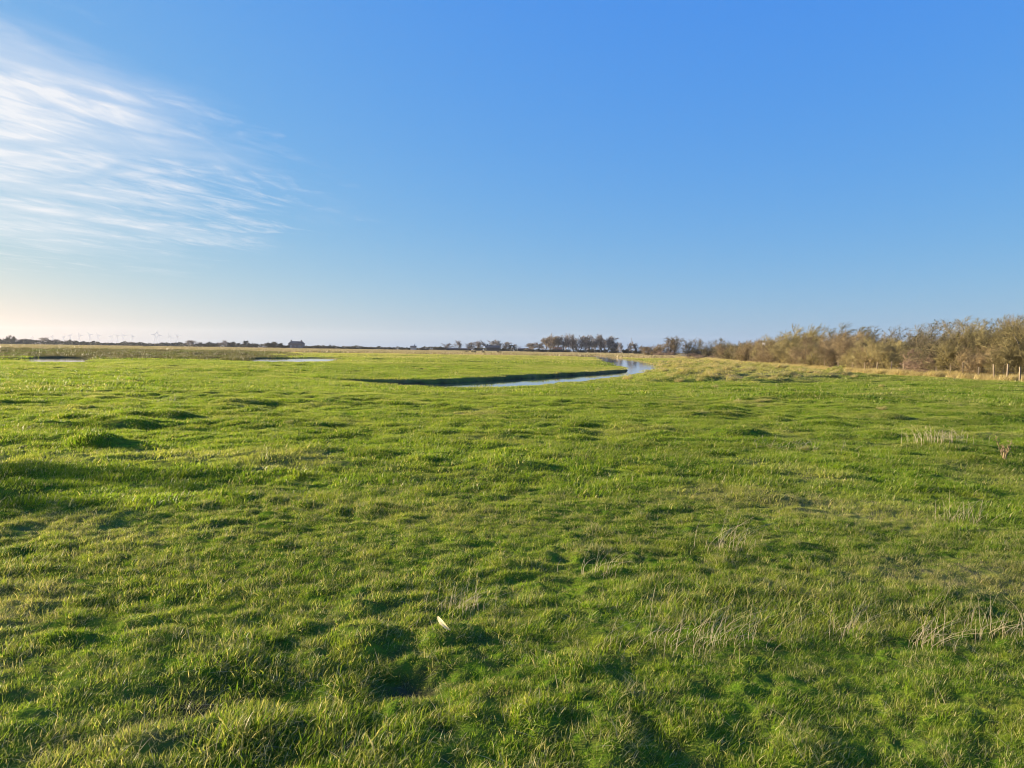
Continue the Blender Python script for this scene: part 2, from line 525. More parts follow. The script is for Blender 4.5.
def scatter(name, col, nvar, x, y, scale, rng, label, cat, tilt=1.0, rot=.9, dry=None, parent=None, zoff=0.0):
    x = np.asarray(x); y = np.asarray(y)
    z = height(x, y)
    e = np.where(np.hypot(x, y) < 12, .05, .18)
    nx = -(height(x+e, y) - height(x-e, y))/(2*e)*tilt; ny = -(height(x, y+e) - height(x, y-e))/(2*e)*tilt
    n = len(x)
    # euler XYZ that leans z to (nx,ny,1) after a spin about z: small-angle
    spin = rng.uniform(-rot, rot, n)
    q = np.zeros((n, 3), np.float32)
    for i in range(n):
        v = Vector((float(np.clip(nx[i], -1, 1)), float(np.clip(ny[i], -1, 1)), 1.0))
        qq = Vector((0, 0, 1)).rotation_difference(v)
        from mathutils import Quaternion
        ee = (qq @ Quaternion((0, 0, 1), float(spin[i]))).to_euler('XYZ')
        q[i] = ee
    me = bpy.data.meshes.new(name)
    me.vertices.add(n)
    me.vertices.foreach_set('co', np.stack([x, y, z+zoff], 1).astype(np.float32).ravel())
    a = me.attributes.new('rot', 'FLOAT_VECTOR', 'POINT'); a.data.foreach_set('vector', q.ravel())
    a = me.attributes.new('scl', 'FLOAT', 'POINT'); a.data.foreach_set('value', np.asarray(scale, np.float32))
    a = me.attributes.new('dry', 'FLOAT', 'POINT'); a.data.foreach_set('value', np.asarray(dryness(x, y) if dry is None else dry, np.float32))
    a = me.attributes.new('vid', 'INT', 'POINT'); a.data.foreach_set('value', rng.integers(0, nvar, n).astype(np.int32))
    me.update()
    o = link(name, me); tag(o, label, cat, kind='stuff')
    if parent: o.parent = parent
    ng = bpy.data.node_groups.new(name + '_scatter', 'GeometryNodeTree')
    ng.interface.new_socket('Geometry', in_out='INPUT', socket_type='NodeSocketGeometry')
    ng.interface.new_socket('Geometry', in_out='OUTPUT', socket_type='NodeSocketGeometry')
    gi = ng.nodes.new('NodeGroupInput'); go = ng.nodes.new('NodeGroupOutput')
    ci = ng.nodes.new('GeometryNodeCollectionInfo')
    ci.inputs['Collection'].default_value = col
    ci.inputs['Separate Children'].default_value = True; ci.inputs['Reset Children'].default_value = True
    ip = ng.nodes.new('GeometryNodeInstanceOnPoints'); ip.inputs['Pick Instance'].default_value = True
    def na(nm, t):
        k = ng.nodes.new('GeometryNodeInputNamedAttribute'); k.data_type = t; k.inputs['Name'].default_value = nm
        return k.outputs['Attribute']
    er = ng.nodes.new('FunctionNodeEulerToRotation')
    L = ng.links.new
    L(gi.outputs[0], ip.inputs['Points']); L(ci.outputs[0], ip.inputs['Instance'])
    L(na('vid', 'INT'), ip.inputs['Instance Index'])
    L(na('rot', 'FLOAT_VECTOR'), er.inputs[0]); L(er.outputs[0], ip.inputs['Rotation'])
    L(na('scl', 'FLOAT'), ip.inputs['Scale'])
    L(ip.outputs[0], go.inputs[0])
    md = o.modifiers.new('scatter', 'NODES'); md.node_group = ng
    return o

def sector(rng, d1, d2, per_m2, half=41.0, a0=None, a1=None):
    lo, hi = (-half, half) if a0 is None else (a0, a1)
    area = R(hi-lo)/2*(d2*d2-d1*d1)
    n = int(area*per_m2)
    a = np.radians(rng.uniform(lo, hi, n)); d = np.sqrt(rng.uniform(0, 1, n)*(d2*d2-d1*d1)+d1*d1)
    return d*np.sin(a), d*np.cos(a), d

rng = np.random.default_rng(7)
pa = source_collection('turf_near', [blade_patch('turf_near', 100+i, 60, .068, .018, .048, (.0026, .0034, .0042)[i % 3], M_GRASS) for i in range(6)]
    + [blade_patch('turf_thatch', 150+i, 46, .07, .026, .062, .0032, M_THATCH, lean=1.5, wind=(.2, 0)) for i in range(2)]
    + [blade_patch('turf_coarse', 160+i, 26, .05, .036, .064, .0044, M_GRASS, lean=.6) for i in range(2)])
pb = source_collection('turf_mid', [blade_patch('turf_mid', 200+i, 110, .19, .04, .085, .0085, M_GRASS, seg=2) for i in range(7)])
pc = source_collection('turf_far', [blade_patch('turf_far', 300+i, 190, .65, .06, .13, .022, M_GRASS, seg=2) for i in range(6)])
pd = source_collection('turf_remote', [blade_patch('turf_remote', 400+i, 170, 2.2, .09, .19, .06, M_GRASS, seg=2) for i in range(5)])

def keep(x, y, margin=.12):
    k = river_sd(x, y) > margin + .35*(np.hypot(x, y) > 25)
    for bx, by, br, bh in HOLLOW[:1]:
        q = ((x-bx)**2*.5 + (y-by)**2)/(br*.75)**2
        k &= rng.uniform(0, 1, len(x)) > .93*np.exp(-q)
    return k

x, y, d = sector(rng, 1.2, 10.5, 310)
k = keep(x, y) & (rng.uniform(0, 1, len(x)) > sstep(8, 10.5, d)); x, y, d = x[k], y[k], d[k]
sc = rng.uniform(.75, 1.25, len(x))*np.clip(1 + .5*noise(x/.9, y/.9, 81) + .7*noise(x/.3, y/.3, 82), .65, 1.6) * (1 + .5*sstep(.1, .5, noise(x/2.2, y/1.8, 83)))
scatter('grass', pa, 10, x, y, sc, rng, 'short windblown green pasture grass nearest the viewer', 'grass')
x, y, d = sector(rng, 7.8, 33, 30)
k = keep(x, y) & (rng.uniform(0, 1, len(x)) > sstep(27, 33, d)) & (rng.uniform(0, 1, len(x)) < sstep(7.8, 10, d)); x, y, d = x[k], y[k], d[k]
sc = rng.uniform(.7, 1.25, len(x))*np.clip(1 + .6*noise(x/.9, y/.9, 81) + .8*noise(x/.42, y/.42, 84), .55, 1.9)
scatter('grass', pb, 7, x, y, sc, rng, 'tufted green pasture grass in the middle of the field', 'grass')
x, y, d = sector(rng, 27, 95, 2.9)
k = keep(x, y, .25) & (rng.uniform(0, 1, len(x)) > sstep(80, 95, d)) & (rng.uniform(0, 1, len(x)) < sstep(27, 33, d)); x, y, d = x[k], y[k], d[k]
sc = rng.uniform(.7, 1.2, len(x))*np.clip(1 + .9*noise(x/1.3, y/1.3, 85), .55, 1.8)
scatter('grass', pc, 6, x, y, sc, rng, 'green pasture grass around the river bend', 'grass', tilt=.8)
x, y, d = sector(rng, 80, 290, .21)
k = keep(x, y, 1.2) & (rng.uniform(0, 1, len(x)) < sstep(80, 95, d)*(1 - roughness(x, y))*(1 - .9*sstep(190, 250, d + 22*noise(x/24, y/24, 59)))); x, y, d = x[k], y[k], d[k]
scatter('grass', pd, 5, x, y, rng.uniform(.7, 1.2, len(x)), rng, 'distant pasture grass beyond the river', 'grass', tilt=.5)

# dead straw tussocks
ps = source_collection('straw_tussock', [blade_patch('straw_tussock', 500+i, 150, .30, .18, .46, .016, M_DRY, seg=3, lean=.7, wind=(.7, -.2)) for i in range(5)])
x, y, d = sector(rng, 44, 165, 1.5, a0=4, a1=30)
tm = tussock_mask(x, y)
k = (rng.uniform(0, 1, len(x)) < tm*sstep(-.15, .4, noise(x/1.4, y/1.4, 41))*.9) & (river_sd(x, y) > .15); x1, y1 = x[k], y[k]
x, y, d = sector(rng, 32, 270, 6, a0=8, a1=56)
ld = line_d(x, y, HEDGE_LINE)
k = (ld + .7*noise(x/1.5, y/1.5, 60) < 2.0) & (rng.uniform(0, 1, len(x)) < 1.25 - .004*d); x2, y2 = x[k], y[k]
x, y, d = sector(rng, 5, 120, .34)
k = (noise(x/3, y/3, 88) > .22 + .25*(1 - sstep(-.25, .25, x/y))) & (river_sd(x, y) > .4); x3, y3 = x[k], y[k]
x, y, d = sector(rng, 30, 90, .8)
s_ = river_sd(x, y); k = (s_ > .15) & (s_ < .6) & (noise(x/2, y/2, 12) > .2) & (y > 52); x4, y4 = x[k], y[k]
X = np.concatenate([x1, x2, x3, x4]); Y = np.concatenate([y1, y2, y3, y4])
S = np.concatenate([rng.uniform(.7, 1.25, len(x1)), rng.uniform(1.1, 1.75, len(x2)), rng.uniform(.22, .55, len(x3)), rng.uniform(.4, .8, len(x4))])
DR = np.concatenate([rng.uniform(0, .5, len(x1)), rng.uniform(.3, .8, len(x2)), rng.uniform(-.4, .3, len(x3)), rng.uniform(-.4, .2, len(x4))])
scatter('dry_grass', ps, 5, X, Y, S, rng, 'pale straw tussocks on the river bank and along the hedge foot', 'dry grass', dry=DR, tilt=.6)

# far reeds and rough marsh
pr = source_collection('reed_clump', [blade_patch('reed_clump', 600+i, 220, 3.6, .35, 1.0, .13, M_REED, seg=2, lean=.18, wind=(.15, 0)) for i in range(5)])
x, y, d = sector(rng, 195, 600, .045, a0=-42, a1=12)
k = (d + 22*noise(x/24, y/24, 59) > 225) & (river_sd(x, y) > 2); x, y = x[k], y[k]
scatter('reeds', pr, 5, x, y, rng.uniform(.65, 1.05, len(x)), rng, 'buff band of reeds beyond the pasture', 'reeds', dry=rng.uniform(-.3, .4, len(x)), tilt=0)
pm = source_collection('rough_clump', [blade_patch('rough_clump', 700+i, 170, 1.3, .18, .55, .05, M_MARSH, seg=2, lean=.5, wind=(.4, -.1)) for i in range(5)])
x, y, d = sector(rng, 80, 290, .34, a0=-42, a1=-12)
k = (rng.uniform(0, 1, len(x)) < roughness(x, y)) & (river_sd(x, y) > 1); x, y = x[k], y[k]
scatter('marsh_grass', pm, 5, x, y, rng.uniform(.5, 1.1, len(x)), rng, 'rough brownish marsh grass behind the two pools', 'marsh grass', dry=np.clip(noise(x/7, y/5, 9)*1.6, -.7, .2), tilt=.5)

# ------------------------------------------------------------------ woody plants
def grow(seed, H, stems, kids, spread=.5, lean=(0, 0), ang=(.45, .95), r0=.04, rt=.008, ratio=(.42, .68), base=.25, up=.10, jit=.22, crownlow=.25):
    """branch segments: list of (p0, p1, r0, r1, level)"""
    r = random.Random(seed)
    segs = []
    top = len(kids)
    def rv(s): return Vector((r.gauss(0, s), r.gauss(0, s), r.gauss(0, s)))
    def branch(p, d, L, rad, lvl):
        ns = (7, 4, 3, 2, 2)[min(lvl, 4)]
        pts = [p.copy()]
        q = p.copy(); dd = d.normalized()
        for i in range(ns):
            dd = (dd + rv(jit) + Vector((lean[0]*(.10+.08*lvl), lean[1]*.1, up*(1 - .25*lvl)))).normalized()
            q = q + dd*(L/ns); pts.append(q.copy())
        for i in range(ns):
            t0, t1 = i/ns, (i+1)/ns
            e = rad*.35 if lvl < top else rt*.25
            segs.append((pts[i], pts[i+1], rad+(e-rad)*t0, rad+(e-rad)*t1, lvl))
        if lvl < top:
            for c in range(kids[lvl]):
                t = (crownlow if lvl == 0 else .15) + (1 - (crownlow if lvl == 0 else .15))*r.random()**.8
                f = t*ns; i = min(int(f), ns-1); pp = pts[i].lerp(pts[i+1], f-i)
                ax = (pts[i+1]-pts[i]).normalized()
                side = ax.cross(rv(1)).normalized()
                a = r.uniform(*ang)
                cd = ax*math.cos(a) + side*math.sin(a)
                branch(pp, cd, L*r.uniform(*ratio)*(1.1 - .45*t), max(rad*(.5), rt), lvl+1)
    for s in range(stems):
        a = r.uniform(0, 2*math.pi); b = base*math.sqrt(r.random())
        tilt = spread*r.uniform(.1, 1)
        d = Vector((math.cos(a)*tilt, math.sin(a)*tilt, 1))
        branch(Vector((math.cos(a)*b, math.sin(a)*b, -.05)), d, H*(r.uniform(.7, 1.05) if stems < 9 or s % 2 else r.uniform(.3, .7)), r0*r.uniform(.7, 1.1), 0)
    return segs

def seg_mesh(name, segs, mat, sides=3, leaves=0, leaf=.05, seed=0, leaf_pts=None):
    P0 = np.array([s[0][:] for s in segs]); P1 = np.array([s[1][:] for s in segs])
    r0 = np.array([s[2] for s in segs]); r1 = np.array([s[3] for s in segs])
    D = P1-P0; D /= np.linalg.norm(D, axis=1, keepdims=True)+1e-9
    ref = np.where(np.abs(D[:, 2:3]) < .9, np.array([[0, 0, 1.]]), np.array([[1., 0, 0]]))
    U = np.cross(D, ref); U /= np.linalg.norm(U, axis=1, keepdims=True)+1e-9
    Wv = np.cross(D, U)
    n = len(segs); V = []
    for k in range(sides):
        a = 2*math.pi*k/sides
        o = U*math.cos(a)+Wv*math.sin(a)
        V.append(P0+o*r0[:, None]); V.append(P1+o*r1[:, None])
    V = np.stack(V, 1).reshape(-1, 3)
    b = np.arange(n)[:, None]*(2*sides)
    Fc = np.concatenate([b + np.array([[2*k, 2*((k+1) % sides), 2*((k+1) % sides)+1, 2*k+1]]) for k in range(sides)], 0)
    loops = Fc.ravel(); tot = np.full(len(Fc), 4)
    if leaves:
        rg = np.random.default_rng(seed)
        idx = rg.integers(0, len(leaf_pts), leaves)
        c = leaf_pts[idx] + rg.normal(0, leaf*1.2, (leaves, 3))
        u = rg.normal(0, 1, (leaves, 3)); u /= np.linalg.norm(u, axis=1, keepdims=True)
        w = np.cross(u, rg.normal(0, 1, (leaves, 3))); w /= np.linalg.norm(w, axis=1, keepdims=True)
        s = (leaf*rg.uniform(.6, 1.3, leaves))[:, None]
        LV = np.stack([c-u*s, c+w*s*.6, c+u*s, c-w*s*.6], 1).reshape(-1, 3)
        LF = len(V) + np.arange(leaves*4)
        V = np.vstack([V, LV]); loops = np.concatenate([loops, LF]); tot = np.concatenate([tot, np.full(leaves, 4)])
    return mesh_np(name, V, loops, tot, mat)

def plant_meshes(seed, kids, split=1, mat=M_OLIVE, barkmat=M_BARK, leaves=0, leaf=.05, leafmat=None, **kw):
    segs = grow(seed, kids=kids, **kw)
    lo = [s for s in segs if s[4] < split]; hi = [s for s in segs if s[4] >= split]
    mb = MB(); chain = []
    for q in lo + [None]:
        if chain and (q is None or (q[0] - chain[-1][1]).length > 1e-5):
            mb.tube([chain[0][0]] + [c[1] for c in chain], [chain[0][2]] + [c[3] for c in chain], 6); chain = []
        if q: chain.append(q)
    stem = mb.mesh('stem', barkmat)
    crown = seg_mesh('crown', hi, mat, 3)
    fol = None
    if leaves:
        pts = np.array([s[1][:] for s in hi])
        rg = np.random.default_rng(seed)
        idx = rg.integers(0, len(pts), leaves)
        fol = leaf_mesh(pts[idx] + rg.normal(0, leaf, (leaves, 3)), leaf, rg, leafmat)
    A = np.array([s[1][:] for s in segs])
    hi_z = np.percentile(A[:, 2], 98.3); wx = np.percentile(A[:, 0], 97)-np.percentile(A[:, 0], 3)
    return dict(stem=stem, crown=crown, fol=fol, h=hi_z, w=wx, cx=(np.percentile(A[:, 0], 97)+np.percentile(A[:, 0], 3))/2)

def leaf_mesh(c, leaf, rg, mat):
    n = len(c)
    u = rg.normal(0, 1, (n, 3)); u /= np.linalg.norm(u, axis=1, keepdims=True)
    w = np.cross(u, rg.normal(0, 1, (n, 3))); w /= np.linalg.norm(w, axis=1, keepdims=True)
    s = (leaf*rg.uniform(.5, 1.2, n))[:, None]
    V = np.stack([c-u*s, c+w*s*.6, c+u*s, c-w*s*.6], 1).reshape(-1, 3)
    return mesh_np('leaves', V, np.arange(n*4), np.full(n, 4), mat)

PL = {}
# hedge shrubs (natural size about 2.6 m tall, 3 m across)
for i in range(3):
    PL['olive%d' % i] = plant_meshes(1000+i, (11, 10, 8), mat=M_OLIVE, H=2.5, stems=18, spread=.75, lean=(.35, 0), r0=.035, rt=.0065, base=.9, crownlow=.04)
for i in range(3):
    PL['brown%d' % i] = plant_meshes(1100+i, (11, 10, 8), mat=M_BROWN, H=2.4, stems=18, spread=.6, lean=(.3, 0), r0=.03, rt=.0065, base=1.0, crownlow=.04)
for i in range(3):
    PL['grey%d' % i] = plant_meshes(1200+i, (11, 10, 8), mat=M_GREY, H=2.5, stems=16, spread=.8, lean=(.35, 0), r0=.04, rt=.0065, base=.9, crownlow=.05,
                                    leaves=2600 if i != 1 else 0, leaf=.045, leafmat=M_IVY)
for i in range(2):
    PL['sweep%d' % i] = plant_meshes(1300+i, (11, 9, 7), mat=M_OLIVE, H=2.9, stems=10, spread=.4, lean=(.75, .2), ang=(.2, .6), r0=.035, rt=.0075, base=.6, crownlow=.15)
for i in range(2):
    PL['bramble%d' % i] = plant_meshes(1400+i, (9, 8, 6), mat=M_RED, H=1.2, stems=16, spread=1.4, r0=.014, rt=.007, base=1.0, up=-.02, crownlow=.1, jit=.3)
for i in range(2):
    PL['willow%d' % i] = plant_meshes(1500+i, (9, 7, 5), mat=M_BROWN, H=4.0, stems=5, spread=.35, ang=(.2, .55), r0=.06, rt=.014, base=.5, crownlow=.2)
# far trees (natural size 9 m) with stouter twigs
for i in range(4):
    PL['tree%d' % i] = plant_meshes(2000+i, (12, 9, 8), mat=M_FAR, H=7.0, stems=1, spread=.12, ang=(.4, .95), r0=.26, rt=.045, base=.05, ratio=(.45, .7), crownlow=.12, up=.14)
for i in range(2):
    PL['upright%d' % i] = plant_meshes(2100+i, (16, 9, 6), mat=M_FAR, H=9.0, stems=1, spread=.08, ang=(.25, .55), r0=.2, rt=.045, base=.05, ratio=(.28, .45), crownlow=.2)
for i in range(2):
    PL['browntree%d' % i] = plant_meshes(2200+i, (18, 9, 8), mat=M_FARBROWN, H=6.5, stems=1, spread=.12, ang=(.4, .9), r0=.16, rt=.05, base=.6, ratio=(.5, .72), crownlow=.06)
for i in range(3):
    PL['scrub%d' % i] = plant_meshes(2300+i, (9, 8, 5), mat=M_FARDARK, H=3.4, stems=7, spread=.9, ang=(.4, 1.), r0=.09, rt=.05, base=1.0, crownlow=.05,
                                     leaves=2500, leaf=.16, leafmat=M_FARDARK)
PL['conifer0'] = plant_meshes(2400, (26, 6, 3), mat=M_FARDARK, H=6.5, stems=1, spread=.03, ang=(1.1, 1.5), r0=.18, rt=.05, base=.03, ratio=(.18, .34), crownlow=.1,
                              leaves=3500, leaf=.16, leafmat=M_FARDARK)

prng = random.Random(5)
def whole(kind, keys):
    key = kind + '_' + '_'.join(keys)
    if key not in PL:
        import bmesh
        bm = bmesh.new(); mats = []
        me = bpy.data.meshes.new('shrub_crown')
        for q in keys:
            if PL[kind][q] is None: continue
            n0 = len(bm.faces); bm.from_mesh(PL[kind][q]); bm.faces.ensure_lookup_table()
            mats.append(PL[kind][q].materials[0])
            for fi in range(n0, len(bm.faces)): bm.faces[fi].material_index = len(mats)-1
        bm.to_mesh(me); bm.free()
        for m_ in mats: me.materials.append(m_)
        PL[key] = me
    return PL[key]
def plant(kind, px, d, top, wpx, name, label, cat, group=None, parts=True, yaw=None, base_z=None):
    u, v = up(px, top)
    x = (u-512)/F*d
    z = base_z if base_z is not None else float(height(np.array([x]), np.array([d]))[0])
    P = PL[kind]
    th = EYE + (HORIZON-v)*d/F - z
    sz = th/P['h']; sw = wpx*d/F/P['w']
    yaw = prng.uniform(-.5, .5) if yaw is None else yaw
    if not parts:
        # too small in the picture to show parts: trunk and twigs in one mesh
        o = link(name, whole(kind, ('stem', 'crown', 'fol')), None, (x, d, z))
    else:
        o = empty(name, (x, d, z))
        if 'tree' in name:
            link('trunk', P['stem'], o); link('crown', P['crown'], o)
        else:
            link('crown', whole(kind, ('stem', 'crown')), o)
        if P['fol']: link('foliage', P['fol'], o)
    o.rotation_euler = (0, 0, yaw); o.scale = (sw, (sw+sz)/2, sz)
    tag(o, label, cat, group)
    return o

ORD = ['first', 'second', 'third', 'fourth', 'fifth', 'sixth', 'seventh', 'eighth', 'ninth', 'tenth', 'eleventh', 'twelfth', 'thirteenth',
       'fourteenth', 'fifteenth', 'sixteenth', 'seventeenth', 'eighteenth', 'nineteenth', 'twentieth', 'twenty-first', 'twenty-second', 'twenty-third', 'twenty-fourth', 'twenty-fifth', 'twenty-sixth']

# --- the hedge on the right, from the frame's edge going away
HG = 'winter shrubs making up the long hedge'
hedge = [
 ('olive1', 1100, 35, 303, 130, 'olive_shrub', 'broad olive shrub at the hedge end nearest the viewer'),
 ('olive0', 1036, 36, 321, 75, 'olive_shrub', 'dark olive shrub cut by the right edge beside the tallest shrub'),
 ('olive1', 988, 38.5, 328, 92, 'olive_shrub', 'tallest yellow olive shrub of the hedge with wispy top behind the fence'),
 ('grey0', 950, 40, 329, 50, 'ivied_shrub', 'rounded ivy-topped shrub just left of the tallest olive shrub'),
 ('bramble0', 930, 41, 353, 42, 'bramble_bush', 'low pinkish bramble bush in the hedge gap behind the braced post'),
 ('grey2', 910, 44.5, 328, 62, 'dark_shrub', 'dark grey-green spiky shrub above the braced fence post'),
 ('olive0', 884, 45, 341, 44, 'olive_shrub', 'low olive shrub left of the dark spiky shrub'),
 ('brown0', 862, 47.5, 338, 40, 'brown_shrub', 'orange-brown low shrub in the dip of the hedge top'),
 ('brown1', 842, 51, 334, 40, 'brown_shrub', 'brown shrub right of the two tall windswept shrubs'),
 ('sweep0', 838, 54, 327, 44, 'windswept_shrub', 'tall windswept shrub whose twigs lean over the low brown dip'),
 ('brown2', 822, 53, 338, 40, 'brown_shrub', 'brown shrub below the tall windswept twigs'),
 ('sweep1', 812, 57, 327, 44, 'windswept_shrub', 'tall windswept shrub at the hedge middle with pale upright twigs'),
 ('olive2', 802, 56, 338, 42, 'olive_shrub', 'olive shrub at the foot of the pale upright twigs'),
 ('sweep0', 786, 62, 331, 36, 'windswept_shrub', 'thin windswept shrub with twigs raking over the hedge top'),
 ('brown0', 784, 60, 340, 38, 'brown_shrub', 'brown shrub two to the right of the white board'),
 ('olive1', 770, 64, 340, 34, 'olive_shrub', 'olive shrub directly right of the white board'),
 ('brown1', 755, 68, 342, 32, 'brown_shrub', 'brown shrub directly left of the white board'),
 ('grey1', 748, 72, 343, 26, 'dark_shrub', 'small dark shrub left of the white board'),
 ('olive0', 737, 76, 345, 26, 'olive_shrub', 'low olive shrub near the far end of the hedge'),
 ('brown2', 727, 82, 345, 24, 'brown_shrub', 'last low brown shrub before the lone round shrub'),
 ('grey2', 712, 96, 341, 25, 'round_shrub', 'lone round shrub with a dark right side past the hedge end'),
 ('bramble1', 700, 92, 354, 24, 'bramble_bush', 'low reddish bramble at the foot of the lone round shrub'),
 ('willow0', 691, 118, 339, 18, 'willow_shrub', 'greenish shrub with upright stems left of the lone round shrub'),
 ('grey0', 694, 114, 346, 22, 'dark_shrub', 'dark squat shrub below the greenish upright shrub'),
 ('willow1', 673, 125, 337, 20, 'willow_shrub', 'tall brown shrub with upright twigs near the river'),
 ('brown1', 664, 122, 344, 24, 'brown_shrub', 'dark brown squat shrub right of the river bend'),
 ('bramble0', 665, 112, 351, 18, 'bramble_bush', 'orange bramble mound below the dark brown squat shrub'),
 ('brown0', 650, 135, 347, 16, 'brown_shrub', 'reddish brown shrub closest to the far river reach'),
]
def nd(px, d0):
    v = up(px, 346+1230./d0)[1]
    return min(285., 1230./max(v-HORIZON, 2.))
for (k, px, d, top, w, nm, lab) in hedge:
    d = nd(px, d)
    plant(k, px, d, top, w, nm, lab, 'shrub', HG)
# second rank filling the hedge's depth
back = [(1060, 40, 318, 70), (1012, 43, 326, 60), (968, 45, 326, 60), (935, 49, 338, 55), (896, 51, 338, 50), (874, 53, 341, 48), (850, 57, 339, 44),
        (828, 61, 337, 40), (806, 65, 338, 38), (788, 68, 339, 34), (770, 72, 341, 32), (752, 78, 344, 28), (736, 84, 346, 24)]
low = [(1012, 35.6, 347, 46, 'olive1', 'under the dark olive shrub by the right edge'), (985, 37.2, 347, 52, 'brown1', 'at the foot of the tallest olive shrub'),
       (962, 38.6, 348, 48, 'olive0', 'at the foot of the ivy-topped shrub'), (898, 43.4, 347, 44, 'olive2', 'left of the braced fence post'), (880, 44.9, 348, 42, 'brown2', 'under the low olive shrub'),
       (862, 46.4, 347, 40, 'olive1', 'under the dip of the hedge top'), (844, 48.4, 347, 40, 'brown0', 'under the tall leaning twigs'), (826, 50.6, 347, 38, 'olive0', 'just right of the hedge middle'),
       (808, 54, 346, 38, 'brown1', 'at the hedge middle'), (790, 58, 346, 36, 'olive2', 'below the thin raking twigs'), (772, 62, 346, 34, 'brown2', 'below and right of the white board'), (752, 68, 345, 32, 'olive1', 'below and left of the white board')]
names_b = ['behind the dark olive shrub at the right edge', 'behind the tallest olive shrub on its right', 'behind the tallest olive shrub on its left',
           'behind the bramble gap', 'behind the dark spiky shrub', 'behind the orange-brown low shrub', 'behind the leaning windswept twigs',
           'behind the brown shrub under the windswept twigs', 'behind the pale upright twigs', 'behind the thin raking twigs',
           'behind the white board', 'behind the small dark shrub', 'behind the last low brown shrub']
for i, ((px, d, top, w), t) in enumerate(zip(back, names_b)):
    d = nd(px, d)
    plant(('brown0', 'olive1', 'grey1', 'brown2')[i % 4], px, d, top, w, 'hedge_shrub', 'half-hidden shrub in the hedge ' + t, 'shrub', 'shrubs in the back row of the hedge')

for (px, d, top, w, k, t) in low:
    plant(k, px, nd(px, d) + 1.2, top, w, 'thicket_shrub', 'low twiggy thicket behind the fence ' + t, 'shrub', 'low thicket shrubs behind the fence')
# --- unseen shrub added outside the frame to cast the long shade over the left pasture
o = plant('olive0', 512-769*14.2/10.5, 10.5, 282, 120, 'olive_shrub', 'unseen dense shrub added past the left edge to cast the long pasture shadow', 'shrub', base_z=0.0)
SHADE = o
# --- far plants
def row(items, d, text, group, name, cat, parts=False):
    for i, it in enumerate(sorted(items, key=lambda q: q[1])):
        k, px, top, w = it[:4]
        dd = (it[4] if len(it) > 4 else d)
        adj = {'tree': 'bare', 'upri': 'slender bare', 'brow': 'brown bare', 'scru': 'dark bushy', 'coni': 'dark conical'}[k[:4]]
        plant(k, px, dd, top, w, name, '%s %s %s from the left %s' % (adj, cat, '%s' % ORD[i], text), cat, group, parts, base_z=0.0)

row([('scrub0', 2, 339, 14), ('scrub1', 12, 336.3, 9), ('tree0', 20, 338.5, 14), ('scrub2', 29, 339.5, 13), ('tree1', 36, 340, 12), ('tree2', 45, 337.5, 13),
     ('scrub0', 52, 340, 10), ('tree3', 58, 339.3, 9), ('tree0', 66, 340, 8), ('scrub1', 73, 340.3, 9)], 720,
    'in the left-edge treeline', 'trees in the treeline at the left edge', 'far_tree', 'tree')
row([('scrub1', 84, 343, 14), ('scrub2', 97, 343, 14), ('scrub0', 111, 343, 14), ('scrub1', 124, 343, 14), ('tree1', 134, 341.8, 9), ('scrub0', 140, 343.4, 14),
     ('scrub2', 146, 345.6, 4.5, 420), ('scrub1', 153, 343.3, 12), ('scrub0', 167, 343, 14), ('scrub2', 179, 342.6, 14)], 760,
    'along the low scrub under the wind turbines', 'scrub bushes under the wind turbines', 'far_scrub', 'bush')
row([('tree2', 188, 340.3, 7), ('tree3', 193.5, 340.3, 8), ('scrub1', 204, 342.8, 13), ('scrub0', 213, 342.5, 10), ('tree0', 220, 342, 8), ('tree1', 227, 340.3, 7),
     ('scrub2', 233, 342.3, 10), ('conifer0', 243, 341, 6.5), ('scrub0', 250, 343, 8), ('scrub1', 255, 343.5, 7), ('tree3', 265.5, 343.6, 4)], 720,
    'between the turbines and the dark farmhouse', 'trees left of the dark farmhouse', 'far_tree', 'tree')
row([('scrub2', 274, 342.3, 13), ('scrub0', 284, 344.8, 8)], 560, 'beside the dark farmhouse', 'bushes beside the dark farmhouse', 'far_scrub', 'bush')
row([('scrub1', 309, 346, 8), ('scrub0', 318, 346, 9), ('scrub2', 326, 346.2, 8), ('scrub1', 332, 345.3, 7), ('scrub0', 341, 347, 8), ('scrub2', 351, 346.8, 8),
     ('scrub1', 357, 347, 6), ('scrub0', 363, 346.6, 6), ('scrub2', 371, 347, 6), ('conifer0', 377, 346.2, 4.5), ('scrub1', 384, 347.2, 6), ('scrub0', 391, 347.2, 5),
     ('scrub2', 402, 347.4, 5), ('scrub1', 408, 347.8, 5), ('scrub0', 424, 348, 8)], 560,
    'in the row between the two far houses', 'bushes in the row between the far houses', 'far_scrub', 'bush')
row([('scrub1', 437, 346.8, 6.8), ('scrub0', 442.5, 346.8, 6.8), ('tree0', 447, 343.2, 9.5), ('tree1', 460.5, 340.8, 9.5), ('tree2', 468, 342.6, 10.8), ('scrub2', 478, 347.8, 6.8),
     ('tree3', 480, 341.2, 10.8), ('upright0', 487, 340.2, 8.1), ('tree0', 491.5, 340, 9.5), ('tree1', 500, 340.4, 9.5), ('tree2', 505, 342, 9.5), ('conifer0', 508, 345, 4.9),
     ('scrub1', 503, 347, 6.8), ('tree3', 515.5, 344.4, 8.1)], 640, 'around the dark farm building', 'trees around the dark farm building', 'far_tree', 'tree', True)
